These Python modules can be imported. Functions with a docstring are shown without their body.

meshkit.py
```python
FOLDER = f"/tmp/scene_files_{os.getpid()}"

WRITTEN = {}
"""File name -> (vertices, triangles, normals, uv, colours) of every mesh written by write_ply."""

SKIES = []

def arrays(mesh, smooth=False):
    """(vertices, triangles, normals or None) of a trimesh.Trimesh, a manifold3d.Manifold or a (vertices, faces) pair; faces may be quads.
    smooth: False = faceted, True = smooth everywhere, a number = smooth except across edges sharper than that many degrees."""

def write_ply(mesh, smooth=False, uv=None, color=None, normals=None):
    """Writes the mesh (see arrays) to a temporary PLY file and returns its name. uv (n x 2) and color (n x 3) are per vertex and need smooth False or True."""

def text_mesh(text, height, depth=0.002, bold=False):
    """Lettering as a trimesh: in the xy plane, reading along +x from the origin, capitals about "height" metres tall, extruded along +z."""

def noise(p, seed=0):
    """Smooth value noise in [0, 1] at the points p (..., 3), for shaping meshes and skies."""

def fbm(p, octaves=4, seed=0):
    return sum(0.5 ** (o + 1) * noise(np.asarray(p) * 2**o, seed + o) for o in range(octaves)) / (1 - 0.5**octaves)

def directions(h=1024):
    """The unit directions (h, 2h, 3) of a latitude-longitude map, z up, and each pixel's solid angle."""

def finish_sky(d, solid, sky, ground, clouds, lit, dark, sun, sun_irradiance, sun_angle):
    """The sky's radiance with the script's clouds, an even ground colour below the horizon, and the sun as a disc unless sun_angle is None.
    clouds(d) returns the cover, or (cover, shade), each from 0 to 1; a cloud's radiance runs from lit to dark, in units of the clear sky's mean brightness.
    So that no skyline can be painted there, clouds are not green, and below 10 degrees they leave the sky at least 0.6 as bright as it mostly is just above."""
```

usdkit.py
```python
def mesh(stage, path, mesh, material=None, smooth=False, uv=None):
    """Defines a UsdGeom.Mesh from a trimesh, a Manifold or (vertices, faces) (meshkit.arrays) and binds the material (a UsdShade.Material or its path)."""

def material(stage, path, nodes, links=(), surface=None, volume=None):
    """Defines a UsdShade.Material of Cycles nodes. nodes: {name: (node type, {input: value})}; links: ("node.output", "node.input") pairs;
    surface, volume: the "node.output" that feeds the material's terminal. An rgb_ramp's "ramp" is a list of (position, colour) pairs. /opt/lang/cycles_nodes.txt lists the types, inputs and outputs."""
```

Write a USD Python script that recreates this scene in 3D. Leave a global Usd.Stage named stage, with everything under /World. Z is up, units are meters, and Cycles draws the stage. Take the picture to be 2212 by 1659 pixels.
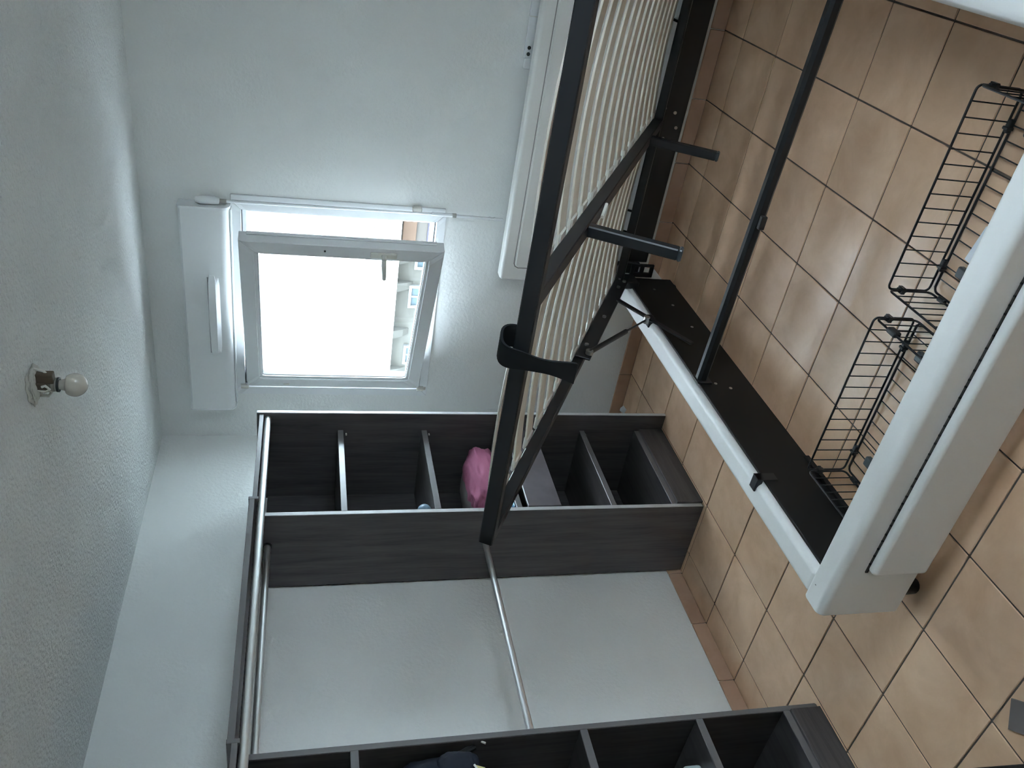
import math, random
import numpy as np, trimesh
import usdkit, meshkit
from pxr import Usd, UsdGeom, UsdLux, UsdShade, Gf, Sdf
from scipy.spatial.transform import Rotation

random.seed(7)
RNG = np.random.default_rng(11)
stage = Usd.Stage.CreateInMemory()
UsdGeom.SetStageUpAxis(stage, "Z"); UsdGeom.SetStageMetersPerUnit(stage, 1.0)
UsdGeom.Xform.Define(stage, "/World"); UsdGeom.Scope.Define(stage, "/World/Looks")
T = 0.315                     # one floor tile in metres; every coordinate below is written in tiles (x right, y to the window, z up)

# ---------------------------------------------------------------- camera (the photograph was taken with the phone turned on its side)
PF = [1777.2949, 1.7565, 0.5469, -0.4015, 7.6876, -4.3479, 5.9062]
ROT = Rotation.from_rotvec(PF[1:4]).as_matrix()          # rows: right, down, forward of the upright view
cam = UsdGeom.Camera.Define(stage, "/World/camera")
cam.CreateFocalLengthAttr(PF[0] * 36.0 / 2212.0); cam.CreateHorizontalApertureAttr(36.0); cam.CreateVerticalApertureAttr(27.0)
cam.CreateClippingRangeAttr((0.05, 500.0))
M = Gf.Matrix4d(1.0)
for i, row in enumerate((ROT[1], ROT[0], -ROT[2])):
    M.SetRow(i, Gf.Vec4d(*map(float, row), 0.0))
M.SetRow(3, Gf.Vec4d(*[float(v * T) for v in PF[4:7]], 1.0))
cam.AddTransformOp().Set(M)
cam.CreateExposureAttr(3.22)

# ---------------------------------------------------------------- light: sky, and a sun behind our own house that strikes the houses over the street
sky = UsdLux.DomeLight.Define(stage, "/World/sky")
sky.CreateColorAttr(Gf.Vec3f(0.73, 0.865, 1.0)); sky.CreateIntensityAttr(1.0)
SUN_EL, SUN_AZ = 40.0, -12.0
sun = UsdLux.DistantLight.Define(stage, "/World/sun")
sun.CreateColorAttr(Gf.Vec3f(1.0, 0.92, 0.80)); sun.CreateIntensityAttr(5.0); sun.CreateAngleAttr(0.53)
sun.AddRotateZOp().Set(SUN_AZ); sun.AddRotateXOp().Set(90.0 - SUN_EL)

# ---------------------------------------------------------------- helpers
used = {}
def numbered(parent, name):
    k = used.get((parent, name), -1) + 1; used[(parent, name)] = k
    return f"{parent}/{name}" if k == 0 else f"{parent}/{name}_{k:03d}"
origin = {"/World": np.zeros(3)}
def keys(prim, label=None, cat=None, group=None, kind=None):
    for k, v in (("label", label), ("category", cat), ("group", group), ("kind", kind)):
        if v: prim.SetCustomDataByKey(k, v)
def thing(name, label=None, cat=None, loc=(0, 0, 0), group=None, kind=None):
    path = numbered("/World", name)
    x = UsdGeom.Xform.Define(stage, path); x.AddTranslateOp().Set(Gf.Vec3d(*[float(v * T) for v in loc]))
    origin[path] = np.array(loc, float); keys(x.GetPrim(), label, cat, group, kind)
    return path
def part(name, mesh, mat, parent="/World", smooth=30, label=None, cat=None, group=None, kind=None):
    path = numbered(parent, name)
    if isinstance(mesh, (list, tuple)): mesh = trimesh.util.concatenate(list(mesh))
    v, f = np.array(mesh.vertices, float), np.array(mesh.faces)
    m = trimesh.Trimesh((v - origin[parent]) * T, f, process=False)
    p = usdkit.mesh(stage, path, m, MATS[mat], smooth=smooth)
    origin[path] = origin[parent]; keys(p.GetPrim(), label, cat, group, kind)
    return path
def box(x0, x1, y0, y1, z0, z1, b=0.0):
    lo, hi = np.minimum([x0, y0, z0], [x1, y1, z1]), np.maximum([x0, y0, z0], [x1, y1, z1])
    if b <= 0:
        m = trimesh.creation.box(hi - lo); m.apply_translation((lo + hi) / 2); return m
    b = min(b, *(0.45 * (hi - lo))); pts = []
    for sx in (0, 1):
        for sy in (0, 1):
            for sz in (0, 1):
                c = np.where([sx, sy, sz], hi, lo); d = np.where([sx, sy, sz], -b, b)
                for k in range(3):
                    e = d.copy(); e[k] = 0; pts.append(c + e)
    return hull(pts)
def hull(pts):
    return trimesh.convex.convex_hull(np.array(pts))
def rbox(x0, x1, y0, y1, z0, z1, r, sub=2):
    lo, hi = np.array([x0, y0, z0]) + r, np.array([x1, y1, z1]) - r
    s = trimesh.creation.icosphere(subdivisions=sub, radius=r).vertices
    return hull(np.vstack([s + np.where([a, b, c], hi, lo) for a in (0, 1) for b in (0, 1) for c in (0, 1)]))
def frame_axes(d, up=(0, 0, 1)):
    d = np.array(d, float); d /= np.linalg.norm(d); up = np.array(up, float)
    if abs(d @ up) > 0.98: up = np.array([1.0, 0, 0])
    s = np.cross(d, up); s /= np.linalg.norm(s); return d, s, np.cross(s, d)
def bar(p0, p1, w, h, up=(0, 0, 1), b=0.012):
    p0, p1 = np.array(p0, float), np.array(p1, float); d, s, u = frame_axes(p1 - p0, up); L = np.linalg.norm(p1 - p0)
    m = box(-w / 2, w / 2, -h / 2, h / 2, 0, L, b); A = np.eye(4); A[:3, 0], A[:3, 1], A[:3, 2], A[:3, 3] = s, u, d, p0
    if np.linalg.det(A[:3, :3]) < 0: A[:3, 0] *= -1
    m.apply_transform(A); return m
def tube(pts, r, n=8, closed=False):
    p = np.array(pts, float); k = len(p)
    t = (np.roll(p, -1, 0) - np.roll(p, 1, 0)) if closed else np.gradient(p, axis=0)
    t /= np.linalg.norm(t, axis=1, keepdims=True); r = np.broadcast_to(r, (k,))
    a = np.cross(t[0], [0, 0, 1.0]);  a = np.array([1.0, 0, 0]) if np.linalg.norm(a) < 1e-3 else a / np.linalg.norm(a)
    V = []
    for i in range(k):
        a = a - (a @ t[i]) * t[i]; a /= np.linalg.norm(a); b = np.cross(t[i], a)
        for j in range(n):
            w = 2 * math.pi * j / n; V.append(p[i] + r[i] * (math.cos(w) * a + math.sin(w) * b))
    F = []
    for i in range(k if closed else k - 1):
        for j in range(n):
            q, w = (i + 1) % k * n, i * n; j2 = (j + 1) % n
            F += [[w + j, w + j2, q + j2], [w + j, q + j2, q + j]]
    if not closed:
        V += [p[0], p[-1]]; c0, c1 = len(V) - 2, len(V) - 1
        for j in range(n):
            F += [[c0, (j + 1) % n, j], [c1, (k - 1) * n + j, (k - 1) * n + (j + 1) % n]]
    return trimesh.Trimesh(np.array(V), np.array(F), process=False)
def lathe(prof, at, n=24, axis=(0, 0, 1)):
    prof = np.array(prof, float); V = []; F = []
    d, s, u = frame_axes(axis) if abs(np.dot(axis, [0, 0, 1])) < 0.99 else (np.array([0, 0, 1.0]), np.array([1.0, 0, 0]), np.array([0, 1.0, 0]))
    for r, h in prof:
        for j in range(n):
            w = 2 * math.pi * j / n; V.append(np.array(at) + h * d + max(r, 1e-4) * (math.cos(w) * s + math.sin(w) * u))
    for i in range(len(prof) - 1):
        for j in range(n):
            a, b, c, e = i * n + j, i * n + (j + 1) % n, (i + 1) * n + (j + 1) % n, (i + 1) * n + j
            F += [[a, b, c], [a, c, e]]
    m = trimesh.Trimesh(np.array(V), np.array(F), process=False); m.fix_normals(); return m
def cyl(p0, p1, r, n=16):
    return tube([p0, p1], r, n)
def prism_x(poly, x0, x1):
    """a (y, z) outline extruded along x"""
    from shapely.geometry import Polygon
    m = trimesh.creation.extrude_polygon(Polygon(poly), x1 - x0, engine="earcut")
    v = m.vertices; m = trimesh.Trimesh(np.c_[v[:, 2] + x0, v[:, 0], v[:, 1]], m.faces, process=False); m.fix_normals(); return m
def blob(center, size, seed, amp=0.12, freq=2.2, sub=4, flat=True):
    s = trimesh.creation.icosphere(subdivisions=sub); v = s.vertices.copy()
    n = meshkit.fbm(v * freq + 5.3, 4, seed) - 0.5
    v = np.sign(v) * np.abs(v) ** 0.8 * (1 + amp * 2.2 * n[:, None])
    if flat: v[:, 2] = np.maximum(v[:, 2], -0.72)
    return trimesh.Trimesh(v * np.array(size) + np.array(center), s.faces, process=False)

# ---------------------------------------------------------------- materials
MATS = {}
def mat(name, nodes, links, surface):
    MATS[name] = usdkit.material(stage, f"/World/Looks/{name}", nodes, links, surface=surface)
def plain(name, color, rough=0.5, metal=0.0, spec=0.5, bump=0.0, scale=200.0, vary=0.0, vscale=6.0, dist=0.001, coat=0.0):
    nodes = {"g": ("geometry", {}), "p": ("principled_bsdf", {"base_color": color, "roughness": rough, "metallic": metal, "specular_ior_level": spec, "coat_weight": coat})}; links = []
    if vary:
        c = np.array(color)
        nodes["n"] = ("noise_texture", {"scale": vscale, "detail": 4.0}); links.append(("g.position", "n.vector"))
        nodes["r"] = ("rgb_ramp", {"ramp": [(0.3, tuple(c * (1 - vary))), (0.7, tuple(np.minimum(c * (1 + vary), 1)))]}); links += [("n.fac", "r.fac"), ("r.color", "p.base_color")]
    if bump:
        nodes["bn"] = ("noise_texture", {"scale": scale, "detail": 3.0}); nodes["b"] = ("bump", {"strength": bump, "distance": dist})
        links += [("g.position", "bn.vector"), ("bn.fac", "b.height"), ("b.normal", "p.normal")]
    mat(name, nodes, links, "p.BSDF")
plain("wall_paint", (0.80, 0.81, 0.79), 0.55, spec=0.35, bump=0.4, scale=60, dist=0.004, vary=0.03, vscale=2.5)
plain("ceiling_paint", (0.76, 0.78, 0.76), 0.8, spec=0.25, bump=0.9, scale=75, dist=0.012, vary=0.04, vscale=3)
plain("grout", (0.10, 0.083, 0.07), 0.85, vary=0.25, vscale=30)
def tile_mat(name, lo, hi, rough):
    mat(name, {"g": ("geometry", {}), "o": ("object_info", {}),
        "n": ("noise_texture", {"scale": 5.5, "detail": 6.0, "roughness": 0.62, "distortion": 0.6}),
        "r": ("rgb_ramp", {"ramp": [(0.25, lo), (0.75, hi)]}),
        "mr": ("map_range", {"from_min": 0.0, "from_max": 1.0, "to_min": 0.93, "to_max": 1.06}),
        "h": ("hsv", {"saturation": 1.0}), "rn": ("noise_texture", {"scale": 9.0, "detail": 3.0}),
        "rr": ("map_range", {"from_min": 0.3, "from_max": 0.7, "to_min": rough - 0.06, "to_max": rough + 0.08}),
        "bn": ("noise_texture", {"scale": 16.0, "detail": 2.0}), "b": ("bump", {"strength": 0.10, "distance": 0.0012}),
        "p": ("principled_bsdf", {"specular_ior_level": 0.55})},
        [("g.position", "n.vector"), ("n.fac", "r.fac"), ("o.random", "mr.value"), ("r.color", "h.color"), ("mr.result", "h.value"), ("h.color", "p.base_color"),
         ("g.position", "rn.vector"), ("rn.fac", "rr.value"), ("rr.result", "p.roughness"), ("g.position", "bn.vector"), ("bn.fac", "b.height"), ("b.normal", "p.normal")], "p.BSDF")
tile_mat("floor_tile", (0.64, 0.40, 0.245), (0.81, 0.56, 0.375), 0.33)
tile_mat("skirting_tile", (0.47, 0.29, 0.19), (0.58, 0.38, 0.265), 0.45)
def wood(name, lo, hi, scale, rough=0.42):
    mat(name, {"g": ("geometry", {}), "m": ("mapping", {"scale": scale}), "n": ("noise_texture", {"scale": 3.0, "detail": 8.0, "roughness": 0.68, "distortion": 0.4}),
        "r": ("rgb_ramp", {"ramp": [(0.28, lo), (0.5, tuple((np.array(lo) + hi) / 2)), (0.75, hi)]}), "b": ("bump", {"strength": 0.12, "distance": 0.001}),
        "p": ("principled_bsdf", {"roughness": rough, "specular_ior_level": 0.45})},
        [("g.position", "m.vector"), ("m.vector", "n.vector"), ("n.fac", "r.fac"), ("r.color", "p.base_color"), ("n.fac", "b.height"), ("b.normal", "p.normal")], "p.BSDF")
wood("dark_wood", (0.044, 0.042, 0.0425), (0.135, 0.123, 0.12), (9, 9, 0.7))
wood("dark_wood_flat", (0.04, 0.038, 0.0385), (0.115, 0.105, 0.103), (9, 0.7, 9))
plain("edge_band", (0.16, 0.155, 0.155), 0.28, spec=0.7)
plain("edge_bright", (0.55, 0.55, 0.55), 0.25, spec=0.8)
plain("drawer_front", (0.15, 0.135, 0.145), 0.4, vary=0.12, vscale=14)
plain("white_leather", (0.83, 0.825, 0.80), 0.42, spec=0.45, bump=0.12, scale=260, dist=0.0008)
plain("leather_seam", (0.05, 0.048, 0.045), 0.8)
plain("seam_light", (0.33, 0.325, 0.315), 0.8)
plain("white_foam", (0.62, 0.60, 0.56), 0.9)
plain("black_metal", (0.012, 0.013, 0.015), 0.42, spec=0.5, bump=0.05, scale=400, dist=0.0004)
plain("black_board", (0.010, 0.010, 0.010), 0.55, spec=0.3)
plain("black_fabric", (0.011, 0.012, 0.013), 0.9, spec=0.2, bump=0.4, scale=500, dist=0.001)
plain("black_plastic", (0.014, 0.016, 0.017), 0.4)
plain("grey_plastic", (0.05, 0.06, 0.065), 0.35)
plain("birch", (0.84, 0.775, 0.665), 0.42, vary=0.05, vscale=18)
plain("slat_cap", (0.84, 0.81, 0.74), 0.45)
plain("steel", (0.62, 0.62, 0.62), 0.3, metal=1.0)
plain("chrome", (0.86, 0.87, 0.88), 0.40, metal=1.0, bump=0.05, scale=30, dist=0.001)
plain("white_pvc", (0.80, 0.815, 0.82), 0.3, spec=0.5)
plain("white_box", (0.77, 0.785, 0.78), 0.42, spec=0.45, bump=0.05, scale=90)
plain("off_white", (0.70, 0.68, 0.62), 0.5)
plain("dull_metal", (0.40, 0.38, 0.35), 0.45, metal=0.8)
plain("brass", (0.45, 0.36, 0.22), 0.4, metal=0.9)
plain("brown_plastic", (0.10, 0.075, 0.05), 0.5)
plain("gasket", (0.06, 0.065, 0.07), 0.7)
plain("gasket_light", (0.32, 0.33, 0.34), 0.6)
plain("plaster_patch", (0.62, 0.61, 0.56), 0.8, bump=0.6, scale=60, dist=0.004)
plain("bulb_glass", (0.62, 0.58, 0.50), 0.12, spec=0.6, coat=0.4)
plain("pink_cloth", (0.38, 0.115, 0.20), 0.8, bump=0.4, scale=25, dist=0.01)
plain("grey_cloth", (0.20, 0.18, 0.175), 0.85)
plain("blue_plastic", (0.28, 0.48, 0.72), 0.18, spec=0.7, coat=0.6)
plain("pale_blue_ball", (0.16, 0.24, 0.30), 0.4)
plain("navy_cloth", (0.003, 0.006, 0.016), 0.85, bump=0.3, scale=60, dist=0.004)
plain("label_yellow", (0.62, 0.56, 0.24), 0.6)
plain("label_white", (0.75, 0.75, 0.72), 0.6)
plain("paper", (0.80, 0.83, 0.88), 0.6)
plain("cardboard", (0.17, 0.15, 0.14), 0.8)
plain("doormat", (0.012, 0.010, 0.009), 0.95, bump=0.6, scale=150, dist=0.003)
plain("bottle_white", (0.62, 0.70, 0.72), 0.3)
plain("stucco", (0.80, 0.78, 0.73), 0.85, bump=0.3, scale=6, dist=0.02)
plain("far_curtain", (0.60, 0.66, 0.63), 0.7)
plain("far_frame", (0.16, 0.165, 0.165), 0.6)
plain("stone", (0.085, 0.08, 0.072), 0.9, vary=0.25, vscale=0.9, bump=0.5, scale=3, dist=0.03)
plain("orange_stucco", (0.095, 0.062, 0.042), 0.85)
plain("lavender_stucco", (0.055, 0.054, 0.075), 0.85)
plain("green_shutter", (0.42, 0.58, 0.50), 0.7)
plain("far_glass", (0.05, 0.075, 0.095), 0.5)
plain("iron", (0.10, 0.10, 0.11), 0.5)
plain("asphalt", (0.20, 0.20, 0.20), 0.9)
mat("pane_glass", {"w": ("layer_weight", {"blend": 0.5}), "q": ("math", {"math_type": "power", "value2": 4.0}), "f": ("math", {"math_type": "multiply_add", "value2": 0.8, "value3": 0.035}), "t": ("transparent_bsdf", {"color": (0.97, 0.985, 0.98)}), "s": ("glossy_bsdf", {"color": (1, 1, 1), "roughness": 0.01}), "m": ("mix_closure", {})},
    [("w.facing", "q.value1"), ("q.value", "f.value1"), ("f.value", "m.fac"), ("t.BSDF", "m.closure1"), ("s.BSDF", "m.closure2")], "m.closure")

# ---------------------------------------------------------------- the room
XL, XR, YB, YF, ZC = -1.44, 9.7, 7.62, -7.2, 8.18
WT = 0.75                                            # thickness of the outer wall
WX0, WX1, WZ0, WZ1 = -0.53, 2.88, 3.77, 6.955        # window opening

fl = part("floor", box(XL - .3, XR + .3, YF - .3, YB + .3, -0.5, -0.012), "grout", kind="structure")
G = 0.0095
cuts_x = [XL, -1.0] + [float(i) for i in range(0, 10)] + [XR]
cuts_y = [YF] + [float(j) for j in range(-7, 8)] + [YB]
for i in range(len(cuts_x) - 1):
    for j in range(len(cuts_y) - 1):
        dz = float(RNG.uniform(-0.0015, 0.0015))
        part("tile", box(cuts_x[i] + G, cuts_x[i + 1] - G, cuts_y[j] + G, cuts_y[j + 1] - G, -0.03, dz, 0.006), "floor_tile", fl, smooth=False)
part("ceiling", box(XL - .3, XR + .3, YF - .3, YB + WT, ZC, ZC + .35), "ceiling_paint", kind="structure")
part("wall_left", box(XL - .3, XL, YF - .3, YB + WT, 0, ZC), "wall_paint", kind="structure")
DY0, DY1, DZ0, DZ1 = -1.3, 0.8, 3.0, 6.9                 # second window, in the right-hand wall beside the bed
part("wall_right", [box(XR, XR + .3, YF - .3, DY0, 0, ZC), box(XR, XR + .3, DY1, YB + WT, 0, ZC), box(XR, XR + .3, DY0, DY1, DZ1, ZC), box(XR, XR + .3, DY0, DY1, 0, DZ0)], "wall_paint", smooth=False, kind="structure")
part("wall_front", box(XL, XR, YF - .3, YF, 0, ZC), "wall_paint", kind="structure")
part("wall_back", [box(XL, WX0, YB, YB + WT, 0, ZC), box(WX1, XR, YB, YB + WT, 0, ZC), box(WX0, WX1, YB, YB + WT, 0, WZ0), box(WX0, WX1, YB, YB + WT, WZ1, ZC)], "wall_paint", smooth=False, kind="structure")
SK = 0.235
def skirting(name, along, a0, a1, cuts, fix, depth):
    b = thing(name, kind="structure")
    for c0, c1 in zip(cuts[:-1], cuts[1:]):
        if c1 <= a0 or c0 >= a1: continue
        c0, c1 = max(c0, a0) + 0.006, min(c1, a1) - 0.006
        d0, d1 = sorted((fix, fix + depth)); d0 += 0.001; d1 -= 0.001
        part("tile", box(c0, c1, d0, d1, 0.004, SK, 0.008) if along == "x" else box(d0, d1, c0, c1, 0.004, SK, 0.008), "skirting_tile", b, smooth=False)
skirting("baseboard_back", "x", XL + .035, XR - .035, [XL, -1.0] + [float(i) for i in range(0, 10)] + [XR], YB, -0.03)
skirting("baseboard_left", "y", YF, YB - .035, cuts_y, XL, 0.03)
skirting("baseboard_right", "y", YF, YB - .035, cuts_y, XR, -0.03)

# ---------------------------------------------------------------- window_1: frame in the wall and the sash swung into the room
win = thing("window_1", loc=(WX0, YB, WZ0), kind="structure")
fy0, fy1 = YB - 0.035, YB + 0.22
fw = 0.14
def mitre(x0, x1, z0, z1, w, y0, y1, b=0.012):
    """four members of a frame meeting in mitred corners"""
    out = []
    for (a, b_, c, d) in (((x0, z0), (x1, z0), (x1 - w, z0 + w), (x0 + w, z0 + w)), ((x1, z0), (x1, z1), (x1 - w, z1 - w), (x1 - w, z0 + w)),
                          ((x1, z1), (x0, z1), (x0 + w, z1 - w), (x1 - w, z1 - w)), ((x0, z1), (x0, z0), (x0 + w, z0 + w), (x0 + w, z1 - w))):
        q = np.array([a, b_, c, d], float); ctr = q.mean(0); q = ctr + (q - ctr) * 0.9985
        inner = ctr + (q - ctr) * np.array([1, 1]); pts = [(x, y, z) for (x, z) in q for y in (y0 + b, y1)]
        q2 = ctr + (q - ctr) * (1 - 0.05 * b / 0.012); pts += [(x, y0, z) for (x, z) in q2]
        out.append(hull(pts))
    return out
for m in mitre(WX0, WX1, WZ0, WZ1, fw, fy0, fy1): part("window_frame", m, "white_pvc", win, smooth=False)
ins = 0.07                                            # the stepped rebate behind the frame face
for m in mitre(WX0 + fw - .001, WX1 - fw + .001, WZ0 + fw - .001, WZ1 - fw + .001, ins, fy0 + 0.13, fy1): part("window_rebate", m, "white_pvc", win, smooth=False)
for m in mitre(WX0 + fw - .004, WX1 - fw + .004, WZ0 + fw - .004, WZ1 - fw + .004, 0.016, fy0 + 0.115, fy0 + 0.135): part("gasket", m, "gasket", win, smooth=False)
part("outer_sill", box(WX0 - .1, WX1 + .1, YB + .22, YB + WT + .15, WZ0 - .1, WZ0 + .05, .02), "white_pvc", win)
part("wall_cover_strip", box(WX1 + .002, WX1 + .085, YB - .03, YB + .01, WZ0 + .02, WZ1, .008), "white_pvc", win)
part("cap", cyl((2.3, fy0 + .001, 3.87), (2.3, fy0 - .012, 3.87), .018), "off_white", win)
# sash
HX, HY, TH = -0.35, 7.55, math.radians(18.8)
SW, SZ0, SZ1, SM, SD = 3.26, 3.93, 6.78, 0.20, 0.2
def swing(m):
    A = np.eye(4); c, s = math.cos(TH), math.sin(TH)
    A[:3, 0] = (c, -s, 0); A[:3, 1] = (s, c, 0); A[:3, 3] = (HX, HY, 0); m.apply_transform(A); return m
bevel = 0.014
sash_ms = mitre(0, SW, SZ0, SZ1, SM, 0.0, SD, bevel)
sash = part("sash", [swing(m) for m in sash_ms] + [swing(box(SW - .002, SW + .03, .13, .19, SZ0 + .1, SZ1 - .1, .01))], "white_pvc", win, smooth=False)
for m in mitre(SM - .002, SW - SM + .002, SZ0 + SM - .002, SZ1 - SM + .002, 0.045, 0.03, 0.16): part("glazing_bead", swing(m), "white_pvc", sash, smooth=False)
for m in mitre(SM + .04, SW - SM - .04, SZ0 + SM + .04, SZ1 - SM - .04, 0.012, 0.055, 0.15): part("gasket", swing(m), "gasket_light", sash, smooth=False)
for yy in (.075, .14): part("pane", swing(box(SM + .02, SW - SM - .02, yy, yy + .012, SZ0 + SM + .02, SZ1 - SM - .02)), "pane_glass", sash, smooth=False)
hz = 4.80
part("handle_plate", swing(rbox(SW - .155, SW - .065, -.04, .005, hz - .19, hz + .19, .018, 1)), "off_white", sash)
part("handle_lever", [swing(tube([(SW - .11, -.02, hz), (SW - .11, -.12, hz)], [.04, .033], 12)), swing(tube([(SW - .09, -.12, hz), (SW - .17, -.145, hz), (SW - .26, -.15, hz - .01), (SW - .46, -.14, hz - .03)], [.034, .036, .034, .028], 12))], "off_white", sash)
part("cap", swing(cyl((SW - .1, .001, 5.62), (SW - .1, -.008, 5.62), .014)), "gasket", sash)
part("cap", swing(box(.05, .085, -.012, .004, 6.1, 6.2, .006)), "off_white", sash)
part("hinge", [swing(tube([(-.03, .02, SZ0 - .09), (-.03, .02, SZ0 + .02)], [.045, .045], 14)), swing(tube([(-.03, .02, SZ0 - .13), (-.03, .02, SZ0 - .09)], [.03, .03], 14))], "off_white", win)
part("hinge", [swing(tube([(-.03, .02, SZ1 - .02), (-.03, .02, SZ1 + .1)], [.04, .04], 14))], "off_white", win)

win2 = thing("window_2", loc=(XR, DY0, DZ0), kind="structure")
for y0 in (DY0, (DY0 + DY1) / 2):
    y1 = y0 + (DY1 - DY0) / 2
    part("window_frame", [box(XR + .08, XR + .24, y0, y0 + .16, DZ0, DZ1, .01), box(XR + .08, XR + .24, y1 - .16, y1, DZ0, DZ1, .01), box(XR + .08, XR + .24, y0 + .16, y1 - .16, DZ0, DZ0 + .2, .01), box(XR + .08, XR + .24, y0 + .16, y1 - .16, DZ1 - .2, DZ1, .01)], "white_pvc", win2, smooth=False)
    part("pane", box(XR + .15, XR + .165, y0 + .15, y1 - .15, DZ0 + .19, DZ1 - .19), "pane_glass", win2, smooth=False)

# ---------------------------------------------------------------- roller shutter box above the window
sb = thing("roller_shutter_box", "white roller shutter housing on the wall directly above the open window", "shutter box", (-.7, YB, 6.95))
yo, zb, zt = 7.37, 6.962, 7.655
arc = [(yo + .13 - .13 * math.sin(a), zb + .13 - .13 * math.cos(a)) for a in np.linspace(0, math.pi / 2, 9)]
prof = [(YB - .002, zb)] + arc + [(yo, zt - .03), (yo + .03, zt), (YB - .002, zt)]
part("housing", prism_x(prof, -.70, 2.80), "white_box", sb, smooth=40)
prof2 = [(YB - .002, zb - .012)] + [(y - .012, z - .012) for y, z in arc] + [(yo - .012, zt - .03), (yo + .02, zt + .012), (YB - .002, zt + .012)]
part("end_cap", prism_x(prof2, 2.795, 2.835), "white_pvc", sb, smooth=40)
part("end_cap", prism_x(prof2, -.72, -.70), "white_pvc", sb, smooth=40)
part("lower_slot_trim", box(-.62, 2.78, 7.46, YB - .002, 6.935, 6.963, .008), "white_pvc", sb)
zc = 7.235
vt = part("air_vent", hull([(x, yo - dy, zc + dz) for x, h, d in ((.36, .035, .012), (.46, .05, .06), (1.08, .055, .10), (1.66, .05, .06), (1.76, .035, .012)) for dz in (-h, h) for dy in (0, d)]), "white_box", sb, smooth=25)
part("vent_lip", hull([(x, yo - dy, zc - h - dz) for x, h, d in ((.40, .03, .01), (.52, .045, .055), (1.08, .05, .095), (1.60, .045, .055), (1.72, .03, .01)) for dz, dy in ((0, 0), (0, d), (.06, 0), (.055, .2 * d))]), "white_pvc", vt, smooth=25)
part("vent_gap", box(.40, 1.72, yo - .006, yo + .002, zc + .052, zc + .068), "gasket_light", vt, smooth=False)
part("gearbox", [tube([(2.90, 7.47, 7.42), (2.90, 7.47, 7.36), (2.90, 7.48, 7.16), (2.89, 7.49, 7.10)], [.04, .06, .062, .05], 14)], "white_pvc", sb)

cr = thing("shutter_crank", "thin white crank rod hanging beside the right of the window frame", "crank", (2.9, 7.5, 3))
part("universal_joint", [tube([(2.89, 7.49, 7.11), (2.888, 7.495, 7.0)], [.035, .03], 10)], "dull_metal", cr)
part("rod", tube([(2.888, 7.495, 7.02), (2.90, 7.50, 5.4), (2.91, 7.50, 3.95)], .02, 10), "white_pvc", cr)
part("clip", [rbox(2.895, 2.985, 7.50, YB - .002, 4.17, 4.31, .02, 1)], "off_white", cr)
part("grip", tube([(2.911, 7.5, 4.02), (2.908, 7.5, 3.70)], .03, 12), "white_pvc", cr)
part("swivel", tube([(2.908, 7.5, 3.70), (2.907, 7.5, 3.64)], .034, 12), "dull_metal", cr)
part("rod", tube([(2.907, 7.5, 3.64), (2.893, 7.5, 2.9)], .022, 10), "white_pvc", cr)
part("collar", [tube([(2.896, 7.5, 3.12), (2.895, 7.5, 3.10)], .03, 12), tube([(2.895, 7.5, 3.04), (2.8945, 7.5, 3.02)], .03, 12)], "white_pvc", cr)

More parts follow.
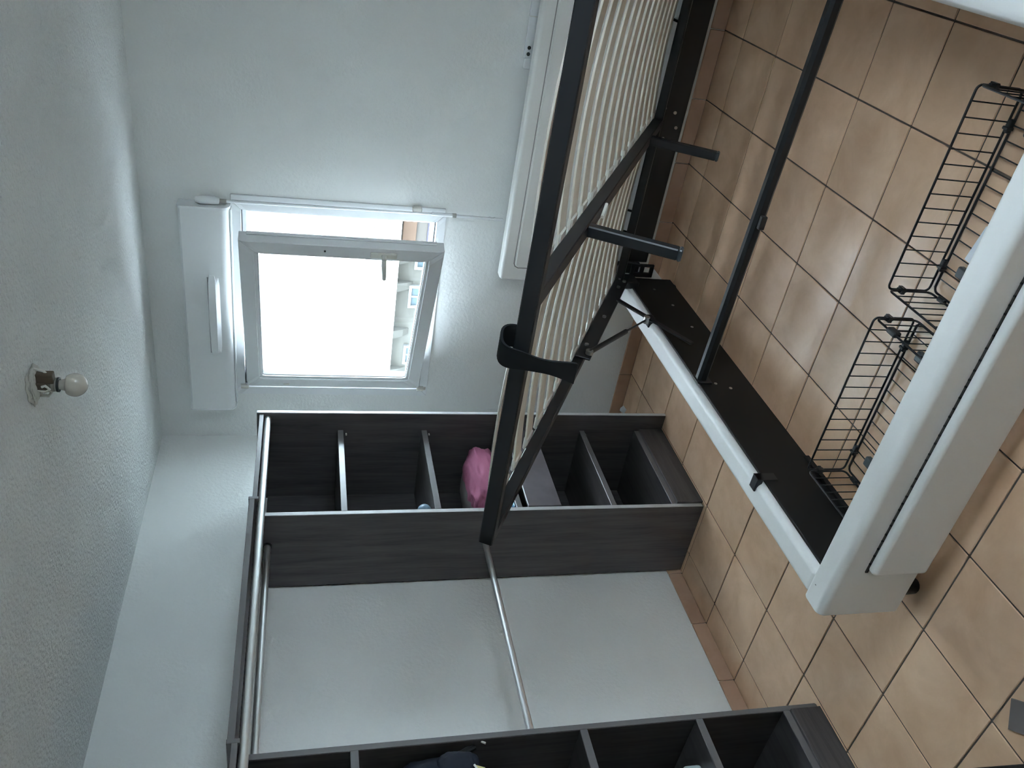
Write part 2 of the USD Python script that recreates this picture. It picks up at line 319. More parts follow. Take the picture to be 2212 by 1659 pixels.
# ---------------------------------------------------------------- bare bulb in the ceiling
BX, BY = 3.22, 2.24
lamp = thing("ceiling_bulb", "bare frosted light bulb in an old socket on the rough ceiling", "light bulb", (BX, BY, ZC))
rose = blob((BX, BY, ZC - .02), (.16, .15, .04), 4, amp=.35, freq=2.6, sub=4, flat=False)
part("ceiling_plate", rose, "plaster_patch", lamp, smooth=True)
part("terminal_block", [rbox(BX + .03, BX + .13, BY - .05, BY + .03, ZC - .19, ZC - .05, .012, 1), rbox(BX - .02, BX + .05, BY - .07, BY + .05, ZC - .15, ZC - .03, .012, 1)], "brown_plastic", lamp)
part("hook", tube([(BX - .02, BY - .06, ZC - .06), (BX - .03, BY - .07, ZC - .12), (BX + .0, BY - .075, ZC - .16), (BX + .035, BY - .075, ZC - .13), (BX + .02, BY - .07, ZC - .10)], .012, 8), "off_white", lamp)
part("wire", tube([(BX - .13, BY + .02, ZC - .03), (BX - .12, BY, ZC - .12), (BX - .08, BY, ZC - .15), (BX - .05, BY, ZC - .11), (BX - .09, BY, ZC - .06)], .014, 8), "off_white", lamp)
part("wire", tube([(BX + .16, BY, ZC - .04), (BX + .14, BY, ZC - .11), (BX + .09, BY - .02, ZC - .17)], .012, 8), "off_white", lamp)
part("socket", lathe([(0, -.08), (.05, -.08), (.055, -.16), (.062, -.165), (.062, -.185), (.05, -.188), (.062, -.192), (.062, -.21), (0, -.21)], (BX, BY, ZC)), "dull_metal", lamp)
part("socket_ring", lathe([(.05, -.203), (.066, -.205), (.066, -.222), (.05, -.224)], (BX, BY, ZC)), "black_plastic", lamp)
pb = [(.042, -.215), (.046, -.24), (.052, -.262), (.066, -.282)] + [(.104 * math.cos(a), -.345 - .104 * math.sin(a)) for a in np.linspace(math.radians(-38), math.radians(90), 18)]
part("bulb", lathe(pb, (BX, BY, ZC), 32), "bulb_glass", lamp, smooth=True)

# ---------------------------------------------------------------- wardrobe without doors along the left wall
wd = thing("wardrobe", "long dark wood wardrobe with open shelf towers, hanging rails and no sliding doors", "wardrobe", (-.6, 2.3, 0))
XB = XL + .035                                     # back of the panels, in front of the skirting
BK = XL + .075
FX = -.05                                          # front of the inner uprights and shelves
Y1a, Y1b, Y2a, Y2b, YE, YN = 4.06, 4.125, .585, .65, 5.94, -1.30
ZT = 6.40
def panel(name, b, mat_, edge=None, eb=None, label=None):
    p = part(name, box(*b, .006), mat_, wd, smooth=False, label=label)
    if edge: part("edge_strip", box(*eb, .004), edge, p, smooth=False)
    return p
for y0, y1 in ((YE, YE + .06), (YN - .06, YN)):
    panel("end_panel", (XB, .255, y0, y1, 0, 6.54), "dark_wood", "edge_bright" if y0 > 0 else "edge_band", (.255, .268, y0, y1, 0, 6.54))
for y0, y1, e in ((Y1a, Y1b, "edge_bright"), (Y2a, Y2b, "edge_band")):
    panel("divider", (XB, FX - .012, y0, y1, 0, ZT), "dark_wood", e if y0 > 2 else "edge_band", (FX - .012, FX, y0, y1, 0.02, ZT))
for y0, y1, zt_, zz in ((Y1a + .03, YE, 6.50, .06), (Y2a + .03, Y1a + .03, 6.54, .07), (YN, Y2a + .03, 6.50, .06)):
    panel("top_board", (XB, .23, y0, y1, zt_ - zz, zt_), "dark_wood_flat", "edge_band", (.23, .242, y0, y1, zt_ - zz, zt_))
part("joint_cap", box(XB, .246, Y1a + .005, Y1a + .055, 6.42, 6.548, .006), "edge_band", wd)
part("joint_cap", box(XB, .246, Y2a + .005, Y2a + .055, 6.42, 6.548, .006), "edge_band", wd)
def shelf(y0, y1, zt_, th=.085, x1=FX):
    panel("shelf", (BK, x1 - .01, y0, y1, zt_ - th, zt_), "dark_wood_flat", "edge_band", (x1 - .01, x1, y0, y1, zt_ - th, zt_))
for z in (5.36, 4.075, 2.905, 1.465, .50): shelf(Y1b, YE, z)
for z in (5.375, 2.94, 1.575, .47): shelf(YN, Y2a, z)
part("plinth", box(-.09, -.012, Y1b, YE, 0.0, .42, .006), "dark_wood_flat", wd, smooth=False)
part("plinth", box(-.09, -.012, YN, Y2a, 0.0, .39, .006), "dark_wood_flat", wd, smooth=False)
for y0, y1 in ((Y1b, YE), (YN, Y2a)): part("back_board", box(XB, BK, y0, y1, .1, ZT), "dark_wood", wd, smooth=False)
dr = part("drawer", box(-.08, -.04, Y1b + .012, YE - .012, 2.235, 2.725, .006), "drawer_front", wd, smooth=False, label="grey drawer front")
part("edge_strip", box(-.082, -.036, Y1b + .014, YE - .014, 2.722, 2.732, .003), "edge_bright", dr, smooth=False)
part("drawer_box", box(-1.2, -.085, Y1b + .03, YE - .03, 2.25, 2.6, 0), "dark_wood_flat", dr, smooth=False)
# sliding-door track: a rounded aluminium rail
part("door_track", tube([(.165, YE - .005, 6.385), (.165, YN + .005, 6.385)], .05, 16), "chrome", wd, label="rounded aluminium door track")
part("track_channel", box(.03, .14, YN, YE, 6.37, 6.44, .004), "black_board", wd, smooth=False)
for z in (6.32, 3.315):
    part("hanging_rail", tube([(-.60, Y1a - .004, z), (-.60, Y2b + .004, z)], .045, 16), "chrome", wd, label="chrome hanging rail")
    for y0, y1 in ((Y1a - .022, Y1a), (Y2b, Y2b + .022)):
        part("rail_socket", cyl((-.60, y0, z), (-.60, y1, z), .06, 16), "black_plastic", wd)
    if z < 4: pass
for z in (5.24, 3.96, 1.36):
    part("shelf_pin", cyl((-.12, YE - .001, z - .01), (-.12, YE - .04, z - .01), .012, 8), "off_white", wd)
part("shelf_pin", tube([(-.10, Y2a, 4.02), (-.09, Y2a - .03, 3.98)], .012, 8), "off_white", wd)

# things in the wardrobe
pk = thing("cloth_bundle", "pink cloth bundle wrapped in a bag on the wardrobe shelf above the drawer", "cloth bundle", (-.55, 5.0, 2.905))
part("bag", blob((-.68, 5.08, 3.20), (.36, .66, .27), 3, amp=.10, freq=1.7), "grey_cloth", pk, smooth=True)
part("cloth", blob((-.49, 5.12, 3.19), (.42, .68, .27), 8, amp=.16, freq=2.6), "pink_cloth", pk, smooth=True)
bl = thing("plastic_packet", "shiny light blue plastic packet at the front of the shelf above the drawer", "packet", (-.2, 4.4, 2.905))
part("packet_body", blob((-.16, 4.36, 2.985), (.09, .16, .085), 5, amp=.10, freq=3, sub=4), "blue_plastic", bl, smooth=True)
part("lower_fold", rbox(-.16, -.06, 4.16, 4.95, 2.906, 2.94, .016, 1), "blue_plastic", bl)
ba = part("ball", trimesh.Trimesh(trimesh.creation.icosphere(3).vertices * .10 + np.array([-.30, 4.36, 4.18]), trimesh.creation.icosphere(3).faces, process=False), "pale_blue_ball", smooth=True,
          label="small dull blue ball on the second shelf, half hidden by the upright", cat="ball")
nb = thing("hanging_bag", "dark navy cloth bag hanging in the nearest shelf tower", "bag", (-.2, .3, 4.1))
part("bag_body", blob((-.30, .17, 4.48), (.24, .36, .50), 12, amp=.14, freq=1.5, flat=False), "navy_cloth", nb, smooth=True)
part("bag_flap", blob((-.12, .33, 4.30), (.09, .18, .22), 21, amp=.14, freq=1.8, flat=False), "navy_cloth", nb, smooth=True)
part("strap", tube([(-.12, .54, 4.10), (-.10, .50, 4.18), (-.12, .42, 4.33), (-.2, .32, 4.6)], [.03, .04, .05, .05], 10), "black_fabric", nb)
part("label_tag", hull([(-.02, .29, 4.15), (-.02, .12, 4.07), (-.02, .10, 3.97), (-.02, .25, 4.05), (-.035, .29, 4.15), (-.035, .12, 4.07), (-.035, .10, 3.97), (-.035, .25, 4.05)]), "label_yellow", nb, smooth=False)
part("label_edge", tube([(-.018, .29, 4.155), (-.018, .11, 4.075)], .012, 6), "label_white", nb)
bo = thing("plastic_bottle", "pale white plastic bottle cut off by the frame in the nearest shelf tower", "bottle", (-.42, .27, 1.575))
part("bottle_body", lathe([(0, 1.577), (.06, 1.577), (.065, 1.60), (.065, 1.74), (.04, 1.79), (.035, 1.80)], (-.42, .19, 0)), "bottle_white", bo, smooth=40)
part("bottle_cap", lathe([(.036, 1.80), (.04, 1.81), (.04, 1.875), (.032, 1.885), (0, 1.885)], (-.42, .19, 0)), "bottle_white", bo, smooth=40)

# ---------------------------------------------------------------- storage bed with its slatted base tilted up
bed = thing("storage_bed", "white leather storage bed with its black slatted base tilted open", "bed", (4.7, 3.6, 0))
SX0, SX1 = 2.02, 2.345
EX0, EX1 = 7.20, 7.59                            # right side
ZS = 1.03
for x0, x1 in ((SX0, SX1), (EX0, EX1)):
    sr = part("side_rail", rbox(x0, x1, .47, 7.28, .26, ZS, .085, 2), "white_leather", bed, smooth=40)
# inner black boards of the long sides
for x0, x1 in ((SX1 - .004, SX1 + .035), (EX0 + .055, EX0 + .09)):
    ib = part("inner_board", box(x0, x1, .52, 6.74, .20, .955, .008), "black_board", bed, smooth=False)
    if x0 > 4: continue
    xi, sg = SX1 + .035, 1
    part("floor_ledge", box(xi, xi + sg * .035, .52, 2.2, .20, .265, .006), "black_board", ib, smooth=False)
    for yy, zz in ((6.35, .62), (5.85, .50), (5.2, .45), (4.55, .40), (3.72, .72), (3.62, .55)):
        part("screw", cyl((xi - sg * .002, yy, zz), (xi + sg * .008, yy, zz), .022, 10), "steel", ib)
    part("tab", [box(xi - sg * .16, xi + sg * .012, 1.80, 1.92, .975, 1.05, .01), box(xi, xi + sg * .012, 1.80, 1.92, .80, 1.05, .004)], "black_metal", ib)
    part("tab", [box(xi - sg * .13, xi + sg * .012, 5.36, 5.52, .955, 1.05, .01)], "black_metal", ib)
# head
hp = part("headboard", rbox(1.96, 7.65, 7.28, 7.50, .40, 2.86, .055, 2), "white_leather", bed, smooth=40)
pts = []
for cx, cz in ((2.26, .75), (7.35, .75), (2.26, 2.585), (7.35, 2.585)):
    for a in np.linspace(0, 2 * math.pi, 16, endpoint=False):
        pts += [(cx + .07 * math.cos(a), 7.30, cz + .07 * math.sin(a)), (cx + .045 * math.cos(a), 7.262, cz + .045 * math.sin(a))]
part("headboard_panel", hull(pts), "white_leather", hp, smooth=40)
part("panel_seam", [tube([(2.188, 7.281, .75), (2.185, 7.279, 2.585), (2.21, 7.279, 2.64), (2.26, 7.279, 2.665), (4.8, 7.279, 2.667), (7.35, 7.279, 2.665)], .007, 6)], "seam_light", hp)
for x0 in (2.97, 3.32, 6.12):
    part("strap", tube([(x0 + .02, 7.25, 1.10), (x0 + .012, 7.235, 1.05), (x0 - .02, 7.235, .98), (x0 - .04, 7.245, .90)], .017, 8), "black_fabric", hp)
hr = part("head_rail", box(2.56, 7.06, 6.94, 7.02, .585, 1.0, .012), "black_metal", bed, smooth=False)
part("rail_lip", box(2.56, 7.06, 6.90, 6.945, .93, 1.0, .01), "black_metal", hr, smooth=False)
for x0, z0 in ((4.93, .76), (4.72, .69), (4.98, .93), (4.55, .85)):
    part("screw", cyl((x0, 6.935, z0), (x0, 6.915, z0), .024, 10), "steel", hr)
# corner brackets where the head rail meets the long sides
for x0, x1, s in ((2.385, 2.57, 1), (7.05, 7.225, -1)):
    part("corner_bracket", [box(x0, x1, 6.88, 6.93, .72, 1.10, .008)], "black_metal", bed, smooth=False)
    part("bracket_block", [box(x0, x0 + .14, 6.76, 6.88, 1.0, 1.10, .012)], "grey_plastic", bed, smooth=False)
hg = part("angle_plate", [box(2.385, 2.46, 6.76, 6.80, .52, .90, .006), box(2.385, 2.60, 6.76, 6.80, .84, .90, .006), box(2.56, 2.60, 6.76, 6.80, .52, .90, .006), box(2.385, 2.60, 6.76, 6.80, .52, .58, .006), box(2.385, 2.60, 6.76, 6.80, .68, .74, .006)], "black_metal", bed, smooth=False)
# foot
def rprofile(x0, x1, y0, y1, z0, z1, rf, rb, rlow, end):
    pr = []
    for cy, cz, r, a0 in ((y1 - rb, z1 - rb, rb, 0), (y0 + rf, z1 - rf, rf, 90), (y0 + rlow, z0 + rlow, rlow, 180), (y1 - rlow, z0 + rlow, rlow, 270)):
        pr += [(cy + r * math.cos(math.radians(a0 + a)), cz + r * math.sin(math.radians(a0 + a))) for a in np.linspace(0, 90, 9)]
    pr = np.array(pr); c = np.array([(y0 + y1) / 2, (z0 + z1) / 2]); pts = []
    for x, k in ((x0, end), (x0 + end * .3, end * .3), (x0 + end, 0), (x1 - end, 0), (x1 - end * .3, end * .3), (x1, end)):
        f = 1 - k / np.array([(y1 - y0) / 2, (z1 - z0) / 2]); pts += [(x, *(c + (q - c) * f)) for q in pr]
    return hull(pts)
fb = part("footboard", rprofile(2.05, 7.56, .19, .475, .20, 1.085, .075, .05, .02, .022), "white_leather", bed, smooth=40)
part("footboard_skirt", rbox(2.66, 7.0, .10, .30, .21, .805, .05, 3), "white_leather", fb, smooth=40)
part("seam", [box(2.64, 7.02, .178, .22, .79, .822, .004)], "leather_seam", fb, smooth=False)
st = []
for k in range(46):
    x0 = 2.75 + k * .093 + float(RNG.uniform(-.02, .02)); st.append(box(x0, x0 + .014, .172, .185, .812, .830))
part("stitches", st, "black_fabric", fb, smooth=False, kind="stuff")
part("end_seam", tube([(2.28, .474, 1.01), (2.28, .455, 1.07), (2.28, .38, 1.085)], .004, 6), "leather_seam", fb)
for x0, y0 in ((2.27, .33), (7.3, .33), (2.13, 6.9), (7.40, 6.9)):
    part("foot", lathe([(0, 0), (.075, 0), (.085, .02), (.095, .24), (.095, .27), (0, .27)], (x0, y0, 0), 16), "black_plastic", bed, smooth=40)
# cross bar over the open storage space
cb = part("cross_bar", bar((2.38, 3.80, .90), (7.23, 3.62, .90), .13, .14, b=.035), "black_metal", bed, smooth=40)
part("bar_bracket", box(4.56, 4.72, 3.58, 3.64, .86, .93, .008), "black_metal", cb, smooth=False)
for xx in (2.382, 7.17): part("bar_plate", box(xx, xx + .03, 3.70, 3.90, .78, .99, .008), "black_metal", cb, smooth=False)

# --- tilting slat frame: s along the frame from the hinge, x across, n square to it
ANG = math.radians(29.2); HY0, HZ0 = 6.60, 1.13
def fp(s, x, n=0.0):
    return np.array([x, HY0 - s * math.cos(ANG) + n * math.sin(ANG), HZ0 + s * math.sin(ANG) + n * math.cos(ANG)])
NN = np.array([0, math.sin(ANG), math.cos(ANG)])
def fbox(s0, s1, x0, x1, n0, n1, b=.01):
    m = box(x0, x1, s0, s1, n0, n1, b); v = np.array(m.vertices)
    out = trimesh.Trimesh(np.array([fp(s, x, n) for x, s, n in v]), m.faces, process=False); out.fix_normals(); return out
FXL, FXR, FXM, LEN = 2.36, 7.10, 4.86, 6.36
sf = part("slat_frame", [fbox(.0, LEN, FXL - .06, FXL + .06, -.07, .06), fbox(.0, LEN, FXR - .06, FXR + .06, -.07, .06), fbox(.15, LEN - .1, FXM - .075, FXM + .075, -.07, .06),
                         fbox(LEN - .13, LEN, FXL - .06, FXR + .06, -.07, .065), fbox(0.0, .12, FXL, FXR, -.07, .05)], "black_metal", bed, smooth=False, label="black metal frame of the tilted slatted base")
ARCH, SWD, STH = .065, .215, .028
def slat(s, xa, xb):
    V, F = [], []; n = 17
    for k in range(n):
        t = k / (n - 1); x = xa + (xb - xa) * t; h = .07 + ARCH * (1 - (2 * t - 1) ** 2)
        for ds, dn in ((-SWD / 2, -.3 * STH), (-SWD / 2 + .012, -STH / 2), (SWD / 2 - .012, -STH / 2), (SWD / 2, -.3 * STH), (SWD / 2, .3 * STH), (SWD / 2 - .012, STH / 2), (-SWD / 2 + .012, STH / 2), (-SWD / 2, .3 * STH)):
            V.append(fp(s + ds, x, h + dn))
    for k in range(n - 1):
        for j in range(8):
            a, b = k * 8 + j, k * 8 + (j + 1) % 8; F += [[a, b, b + 8], [a, b + 8, a + 8]]
    for j in range(1, 7):
        F += [[0, j, j + 1], [(n - 1) * 8, (n - 1) * 8 + j + 1, (n - 1) * 8 + j]]
    m = trimesh.Trimesh(np.array(V), np.array(F), process=False); m.fix_normals(); return m
NS = 15
for xa, xb in ((FXL + .02, FXM - .03), (FXM + .03, FXR - .02)):
    for k in range(NS):
        s = .11 + .4225 * k
        part("slat", slat(s, xa, xb), "birch", sf, smooth=40)
        for xe, d in ((xa, 1), (xb, -1)):
            lo, hi = sorted((xe - d * .03, xe + d * .13))
            part("slat_cap", fbox(s - .108, s + .108, lo, hi, .055, .105, .016), "slat_cap", sf, smooth=False)
# centre legs
for s0, name in ((4.62, "centre_leg"), (1.03, "centre_leg")):
    lg = part(name, fbox(s0 - .055, s0 + .055, FXM - .055, FXM + .055, -.93, -.06, .012), "black_metal", bed, smooth=False)
    part("leg_foot", fbox(s0 - .058, s0 + .058, FXM - .058, FXM + .058, -.965, -.925, .012), "grey_plastic", lg, smooth=False)
# hinge plates, gas springs and link arms
for sgn, X0 in ((1, FXL), (-1, FXR)):
    xi = X0 + sgn * .065
    hp_ = part("hinge_plate", [fbox(-.05, 2.75, min(xi, xi + sgn * .03), max(xi, xi + sgn * .03), -.155, .05, .008)], "black_metal", bed, smooth=False)
    for s0, n0 in ((.1, -.02), (.16, -.10), (.42, -.06), (1.5, -.07), (2.42, -.03), (2.62, -.11)):
        part("bolt", cyl(fp(s0, xi + sgn * .028, n0), fp(s0, xi + sgn * .055, n0), .028, 10), "steel", hp_)
    xg = xi + sgn * .05
    a, b = fp(2.62, xg, -.11), np.array([xg - sgn * .03, 5.25, 1.16]); mid = a + (b - a) * .62
    gs = part("gas_spring", tube([a, mid], .034, 14), "black_plastic", bed)
    part("piston_rod", tube([mid, b], .014, 10), "black_metal", gs)
    part("spring_eye", [cyl(a - [.03, 0, 0], a + [.03, 0, 0], .05, 14)], "steel", gs)
    part("spring_eye", [cyl(b - [.05, 0, 0], b + [.05, 0, 0], .045, 14)], "steel", gs)
    part("link_arm", bar(fp(.86, xg - sgn * .01, -.14), (xg - sgn * .01, 4.58, .72), .03, .075, b=.006), "black_metal", bed, smooth=False)
    part("hinge_post", [box(min(X0 - .03, X0 + .09), max(X0 - .03, X0 + .09), 6.42, 6.72, .86, 1.16, .01)], "black_metal", bed, smooth=False)
# lifting strap round the foot rail
xs = 4.36
def ribbon(pts, widths, dirx=(1, 0, 0), th=.022):
    V, F = [], []; p = np.array(pts, float); t = np.gradient(p, axis=0); t /= np.linalg.norm(t, axis=1, keepdims=True); dx = np.array(dirx, float)
    for i in range(len(p)):
        nrm = np.cross(t[i], dx); nrm /= np.linalg.norm(nrm)
        for a, b in ((-1, -1), (1, -1), (1, 1), (-1, 1)): V.append(p[i] + dx * a * widths[i] / 2 + nrm * b * th / 2)
    for i in range(len(p) - 1):
        for j in range(4):
            a, b = i * 4 + j, i * 4 + (j + 1) % 4; F += [[a, b, b + 4], [a, b + 4, a + 4]]
    e = (len(p) - 1) * 4; F += [[0, 2, 1], [0, 3, 2], [e, e + 1, e + 2], [e, e + 2, e + 3]]
    m = trimesh.Trimesh(np.array(V), np.array(F), process=False); m.fix_normals(); return m
F0 = fp(LEN - .06, xs, 0)
sp = [F0 + np.array([0, .10, .02]), F0 + np.array([0, .11, .11]), F0 + np.array([0, .06, .17]), F0 + np.array([0, -.04, .18]), F0 + np.array([0, -.10, .12]), F0 + np.array([0, -.105, .02]), F0 + np.array([0, -.11, -.10]), F0 + np.array([0, -.12, -.22]), F0 + np.array([0, -.13, -.34]), F0 + np.array([0, -.14, -.44])]
sp = [q + np.array([dx, 0, 0]) for q, dx in zip(sp, (.10, .10, .08, .04, .02, 0, -.03, -.05, -.07, -.09))]
from scipy.interpolate import CubicSpline
_k = np.arange(len(sp)); _u = np.linspace(0, len(sp) - 1, 34)
sp = CubicSpline(_k, np.array(sp))(_u); _w = CubicSpline(_k, [.20, .20, .20, .19, .18, .16, .13, .125, .16, .19])(_u)
part("lifting_strap", ribbon(sp, _w), "black_fabric", bed, smooth=30, label="black cloth lifting strap")
part("rail_peg", tube([fp(3.95, FXM + .05, -.09), fp(4.15, FXM - .02, -.10)], .018, 8), "slat_cap", bed)

# ---------------------------------------------------------------- two wire baskets inside the bed, against the footboard
def basket(x0, x1, label):
    y0, y1, z0, z1 = .70, 1.77, .03, .52
    b = thing("wire_basket", label, "basket", ((x0 + x1) / 2, (y0 + y1) / 2, 0), group=None)
    R, r = .011, .0065
    def loop(P, U, V, lu, lv, c=.05):
        """rounded rectangle of heavy wire"""
        P, U, V = map(lambda q: np.array(q, float), (P, U, V)); pts = []
        for cu, cv, a0 in ((lu - c, c, -90), (lu - c, lv - c, 0), (c, lv - c, 90), (c, c, 180)):
            for a in np.linspace(a0, a0 + 90, 5): pts.append(P + U * (cu + c * math.cos(math.radians(a))) + V * (cv + c * math.sin(math.radians(a))))
        return tube(pts, R, 8, closed=True)
    def grid(name, P, U, V, lu, lv, n, cross=()):
        P, U, V = map(lambda q: np.array(q, float), (P, U, V))
        g = part(name, loop(P, U, V, lu, lv), "black_metal", b, smooth=40)
        for k in range(1, n):
            u = lu * k / n; part("wire", tube([P + U * u, P + U * u + V * lv], r, 6), "black_metal", g, smooth=40)
        for v in cross: part("wire", tube([P + V * v, P + V * v + U * lu], r * 1.3, 6), "black_metal", g, smooth=40)
        return g
    w, d = x1 - x0, y1 - y0
    grid("side_panel", (x0, y1, z0 + .03), (1, 0, 0), (0, 0, 1), w, z1 - z0 - .03, 14)
    grid("side_panel", (x0, y0, z0 + .03), (1, 0, 0), (0, 0, 1), w, z1 - z0 - .03, 14)
    grid("end_panel", (x0, y0, z0 + .03), (0, 1, 0), (0, 0, 1), d - .03, z1 - z0 - .03, 9)
    grid("end_panel", (x1, y0, z0 + .03), (0, 1, 0), (0, 0, 1), d - .03, z1 - z0 - .03, 9)
    grid("floor_grid", (x0 + .02, y0 + .02, z0), (1, 0, 0), (0, 1, 0), w - .04, d - .05, 14, (d - .32, d * .35))
    part("front_edge_bar", box(x0 + .05, x1 - .05, y1 - .035, y1 - .012, .022, .036, .004), "grey_plastic", b, smooth=False)
    clip = lambda p, e: [rbox(*(np.c_[np.array(p) - e, np.array(p) + e].ravel()), .008, 1), rbox(*(np.c_[np.array(p) - np.array(e)[[0, 1, 2]] * [1.6, 1.6, .45], np.array(p) + np.array(e) * [1.6, 1.6, .45]].ravel()), .006, 1)]
    for cx in (x0, x1):
        part("corner_clip", clip((cx, y1 - .01, .37), np.array([.02, .025, .045])), "black_plastic", b)
    for cx in (x0 + .28, x1 - .30): part("base_clip", [rbox(cx - .06, cx + .06, y1 - .045, y1 + .01, .02, .075, .015, 1), rbox(cx - .035, cx - .005, y1 - .05, y1 + .02, .015, .085, .01, 1)], "black_plastic", b)
    for cx in (x0 + .33, x1 - .27):
        part("hook", [rbox(cx - .055, cx + .055, y1 - .36, y1 - .24, .03, .10, .02, 2), rbox(cx - .05, cx - .005, y1 - .48, y1 - .36, .03, .10, .015, 1), rbox(cx + .005, cx + .06, y1 - .50, y1 - .36, .03, .06, .015, 1)], "grey_plastic", b)
    for cx in (x0, x1): part("edge_clip", rbox(cx - .03, cx + .03, y1 - .36, y1 - .22, .46, .54, .02, 2) if cx == x1 and x1 < 4.6 else rbox(cx - .025, cx + .025, y1 - .24, y1 - .14, .02, .07, .015, 2), "black_plastic", b)
basket(4.78, 6.68, "black wire basket with a paper sheet in it, the right one in the bed")
basket(2.56, 4.47, "empty black wire basket near the bed's left corner, left of the other basket")
ps = hull([(x, y, z + dz) for x, y, z in ((5.255, 1.475, .115), (5.60, 1.405, .125), (5.78, .95, .12), (5.20, .98, .11)) for dz in (0, .008)])
part("paper_sheet", ps, "paper", smooth=False, label="white paper sheet lying in the right wire basket behind the footboard", cat="paper")

# ---------------------------------------------------------------- small things
pw = thing("cable_duct", "white plastic cable duct with socket holes along the wall above the headboard", "cable duct", (5.1, YB, 2.85))
part("duct", box(5.30, 9.6, YB - .055, YB - .001, 2.80, 2.945, .01), "white_pvc", pw, smooth=False)
part("duct_end", rbox(5.16, 5.31, YB - .085, YB - .001, 2.78, 2.93, .02, 1), "white_pvc", pw)
for k in range(2): part("socket_hole", cyl((5.36 + k * .085, YB - .052, 2.885), (5.36 + k * .085, YB - .058, 2.885), .026, 14), "black_plastic", pw)
for x0 in (5.85, 6.45): part("duct_joint", box(x0, x0 + .012, YB - .058, YB - .05, 2.80, 2.945), "off_white", pw, smooth=False)
part("wall_wedge", hull([(-.80, 7.57, .0), (-.66, 7.40, .0), (-.80, 7.46, .0), (-.68, 7.57, .0), (-.80, 7.57, .05), (-.74, 7.57, .05)]), "white_pvc", smooth=False, label="small white wedge on the floor behind the wardrobe's far end", cat="wedge")
cbx = np.array([(2.358, -1.028), (2.114, -1.157), (2.50, -1.62), (2.74, -1.50)])
part("cardboard_sheet", hull([(x, y, z) for x, y in cbx for z in (.003, .018)]), "cardboard", smooth=False, label="small grey cardboard sheet on the floor at the lower right corner", cat="cardboard")
dm = np.array([(1.20, -.965), (2.6, -1.735), (2.05, -2.75), (.65, -1.98)])
part("doormat", hull([(x + dx, y + dy, z) for (x, y) in dm for (z, s) in ((.003, 1), (.035, .99)) for dx, dy in (((1.62 - x) * (1 - s), (-1.86 - y) * (1 - s)),)]), "doormat", smooth=False, label="dark mat on the tiles at the lower edge of the picture", cat="mat")

# ---------------------------------------------------------------- outside: our own house above, the street and the houses opposite
part("upper_storey", box(-30, 10.0, YF - .3, YB + WT, ZC + .4, 19.5), "stucco", smooth=False, kind="structure")
part("house_front", [box(-30, XL - .3, YB, YB + WT, -12, 8.55), box(XR + .3, 10.3, YB, YB + WT, -12, 8.55), box(XL - .3, XR + .3, YB + .31, YB + WT, -12, -.02)], "stucco", smooth=False, kind="structure")
part("street", box(-80, 80, -60, 120, -12.4, -12), "asphalt", smooth=False, kind="structure")
FY = 30.0
bg = thing("house_opposite", "sunlit pale house across the street seen through the window", "house", (-9, FY, -12))
part("wall", box(-34, 6, FY, FY + 8, 1.9, 20), "stucco", bg, smooth=False)
part("lower_wall", box(-34, 6, FY + .05, FY + 8, -12, 1.9), "stone", bg, smooth=False)
co = part("cornice", box(-34, 6, FY - .5, FY + .1, 1.75, 2.0, .06), "stucco", bg, smooth=False)
for x0 in (-8.3, -9.7, -12.2, -5.6, -14.4): part("corbel", hull([(x0 - .22, FY + .1, 1.76), (x0 + .22, FY + .1, 1.76), (x0 - .22, FY - .42, 1.76), (x0 + .22, FY - .42, 1.76), (x0 - .15, FY + .1, .9), (x0 + .15, FY + .1, .9), (x0 - .18, FY - .18, 1.25), (x0 + .18, FY - .18, 1.25)]), "stone", co, smooth=False)
part("band", box(-7.6, 6, FY - .12, FY + .1, 1.05, 1.65, .02), "orange_stucco", bg, smooth=False)
part("band", box(-7.6, 6, FY - .10, FY + .1, -.55, .55, .02), "lavender_stucco", bg, smooth=False)
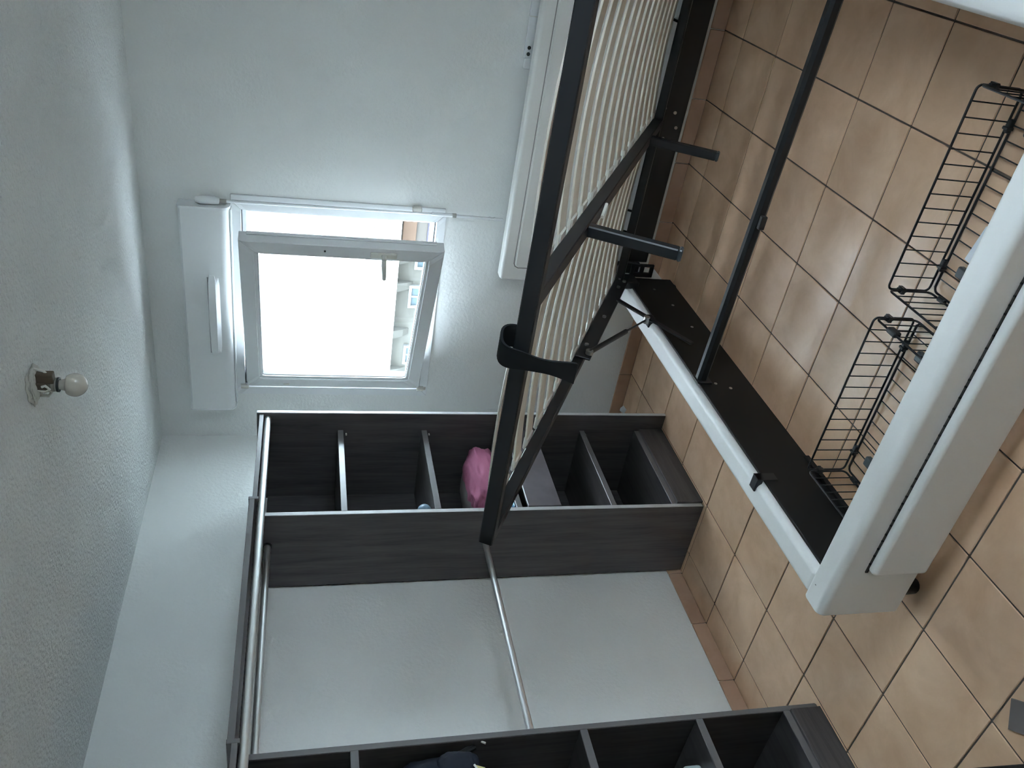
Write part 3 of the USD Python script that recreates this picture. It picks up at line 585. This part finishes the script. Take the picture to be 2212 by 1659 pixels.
def far_window(x0, x1, z0, z1, shutters=None):
    w = part("window", [box(x0 - .14, x1 + .14, FY - .10, FY + .15, z0 - .14, z0, .01), box(x0 - .14, x1 + .14, FY - .10, FY + .15, z1, z1 + .14, .01), box(x0 - .14, x0, FY - .10, FY + .15, z0, z1, .01), box(x1, x1 + .14, FY - .10, FY + .15, z0, z1, .01), box((x0 + x1) / 2 - .05, (x0 + x1) / 2 + .05, FY - .06, FY + .1, z0, z1, .01), box(x0, x1, FY - .05, FY + .1, (z0 + z1) / 2 - .05, (z0 + z1) / 2 + .05, .01)], "far_frame" if z0 < 2 else "white_pvc", bg, smooth=False)
    part("pane", box(x0, x1, FY - .02, FY + .02, z0, z1), "far_glass" if z0 < 2 else "far_curtain", w, smooth=False)
    if shutters:
        for a, b in ((x0 - .14 - shutters, x0 - .16), (x1 + .16, x1 + .14 + shutters)): part("shutter", box(a, b, FY - .16, FY - .04, z0 - .1, z1 + .1, .01), "green_shutter", w, smooth=False)
for x0, x1, z0, z1 in ((-8.75, -8.15, .25, .85), (-10.75, -9.85, .25, 1.0), (-13.9, -13.1, .2, 1.0)): far_window(x0, x1, z0, z1)
for x0 in (-7.2, -14.5, 0.2, -21.8): far_window(x0, x0 + 1.6, 2.7, 5.9, .3)
part("downpipe", [cyl((-10.3, FY - .12, 2.0), (-10.3, FY - .12, 20), .09, 10)] + [cyl((-10.3, FY - .12, z), (-10.3, FY - .12, z + .15), .13, 10) for z in (3.0, 5.6, 9.0)], "far_frame", bg)
for x0 in (-7.2, -14.5, 0.2, -21.8): far_window(x0, x0 + 1.6, 9.5, 12.8, .3)
bal = part("balcony", box(-8.2, -4.9, FY - 1.4, FY, 1.9, 2.15, .03), "stucco", bg, smooth=False)
rl = [bar((-8.2, FY - 1.35, 3.3), (-4.9, FY - 1.35, 3.3), .06, .06)] + [bar((-8.2 + .3 * k, FY - 1.35, 2.1), (-8.2 + .3 * k, FY - 1.35, 3.3), .03, .03, b=0) for k in range(12)]
ring = lambda cx: tube([(cx + .38 * math.cos(a), FY - 1.37, 2.7 + .38 * math.sin(a)) for a in np.linspace(0, 2 * math.pi, 20, endpoint=False)], .03, 6, closed=True)
part("railing", rl + [ring(-7.3), ring(-6.3), ring(-5.4)], "iron", bal, smooth=False)
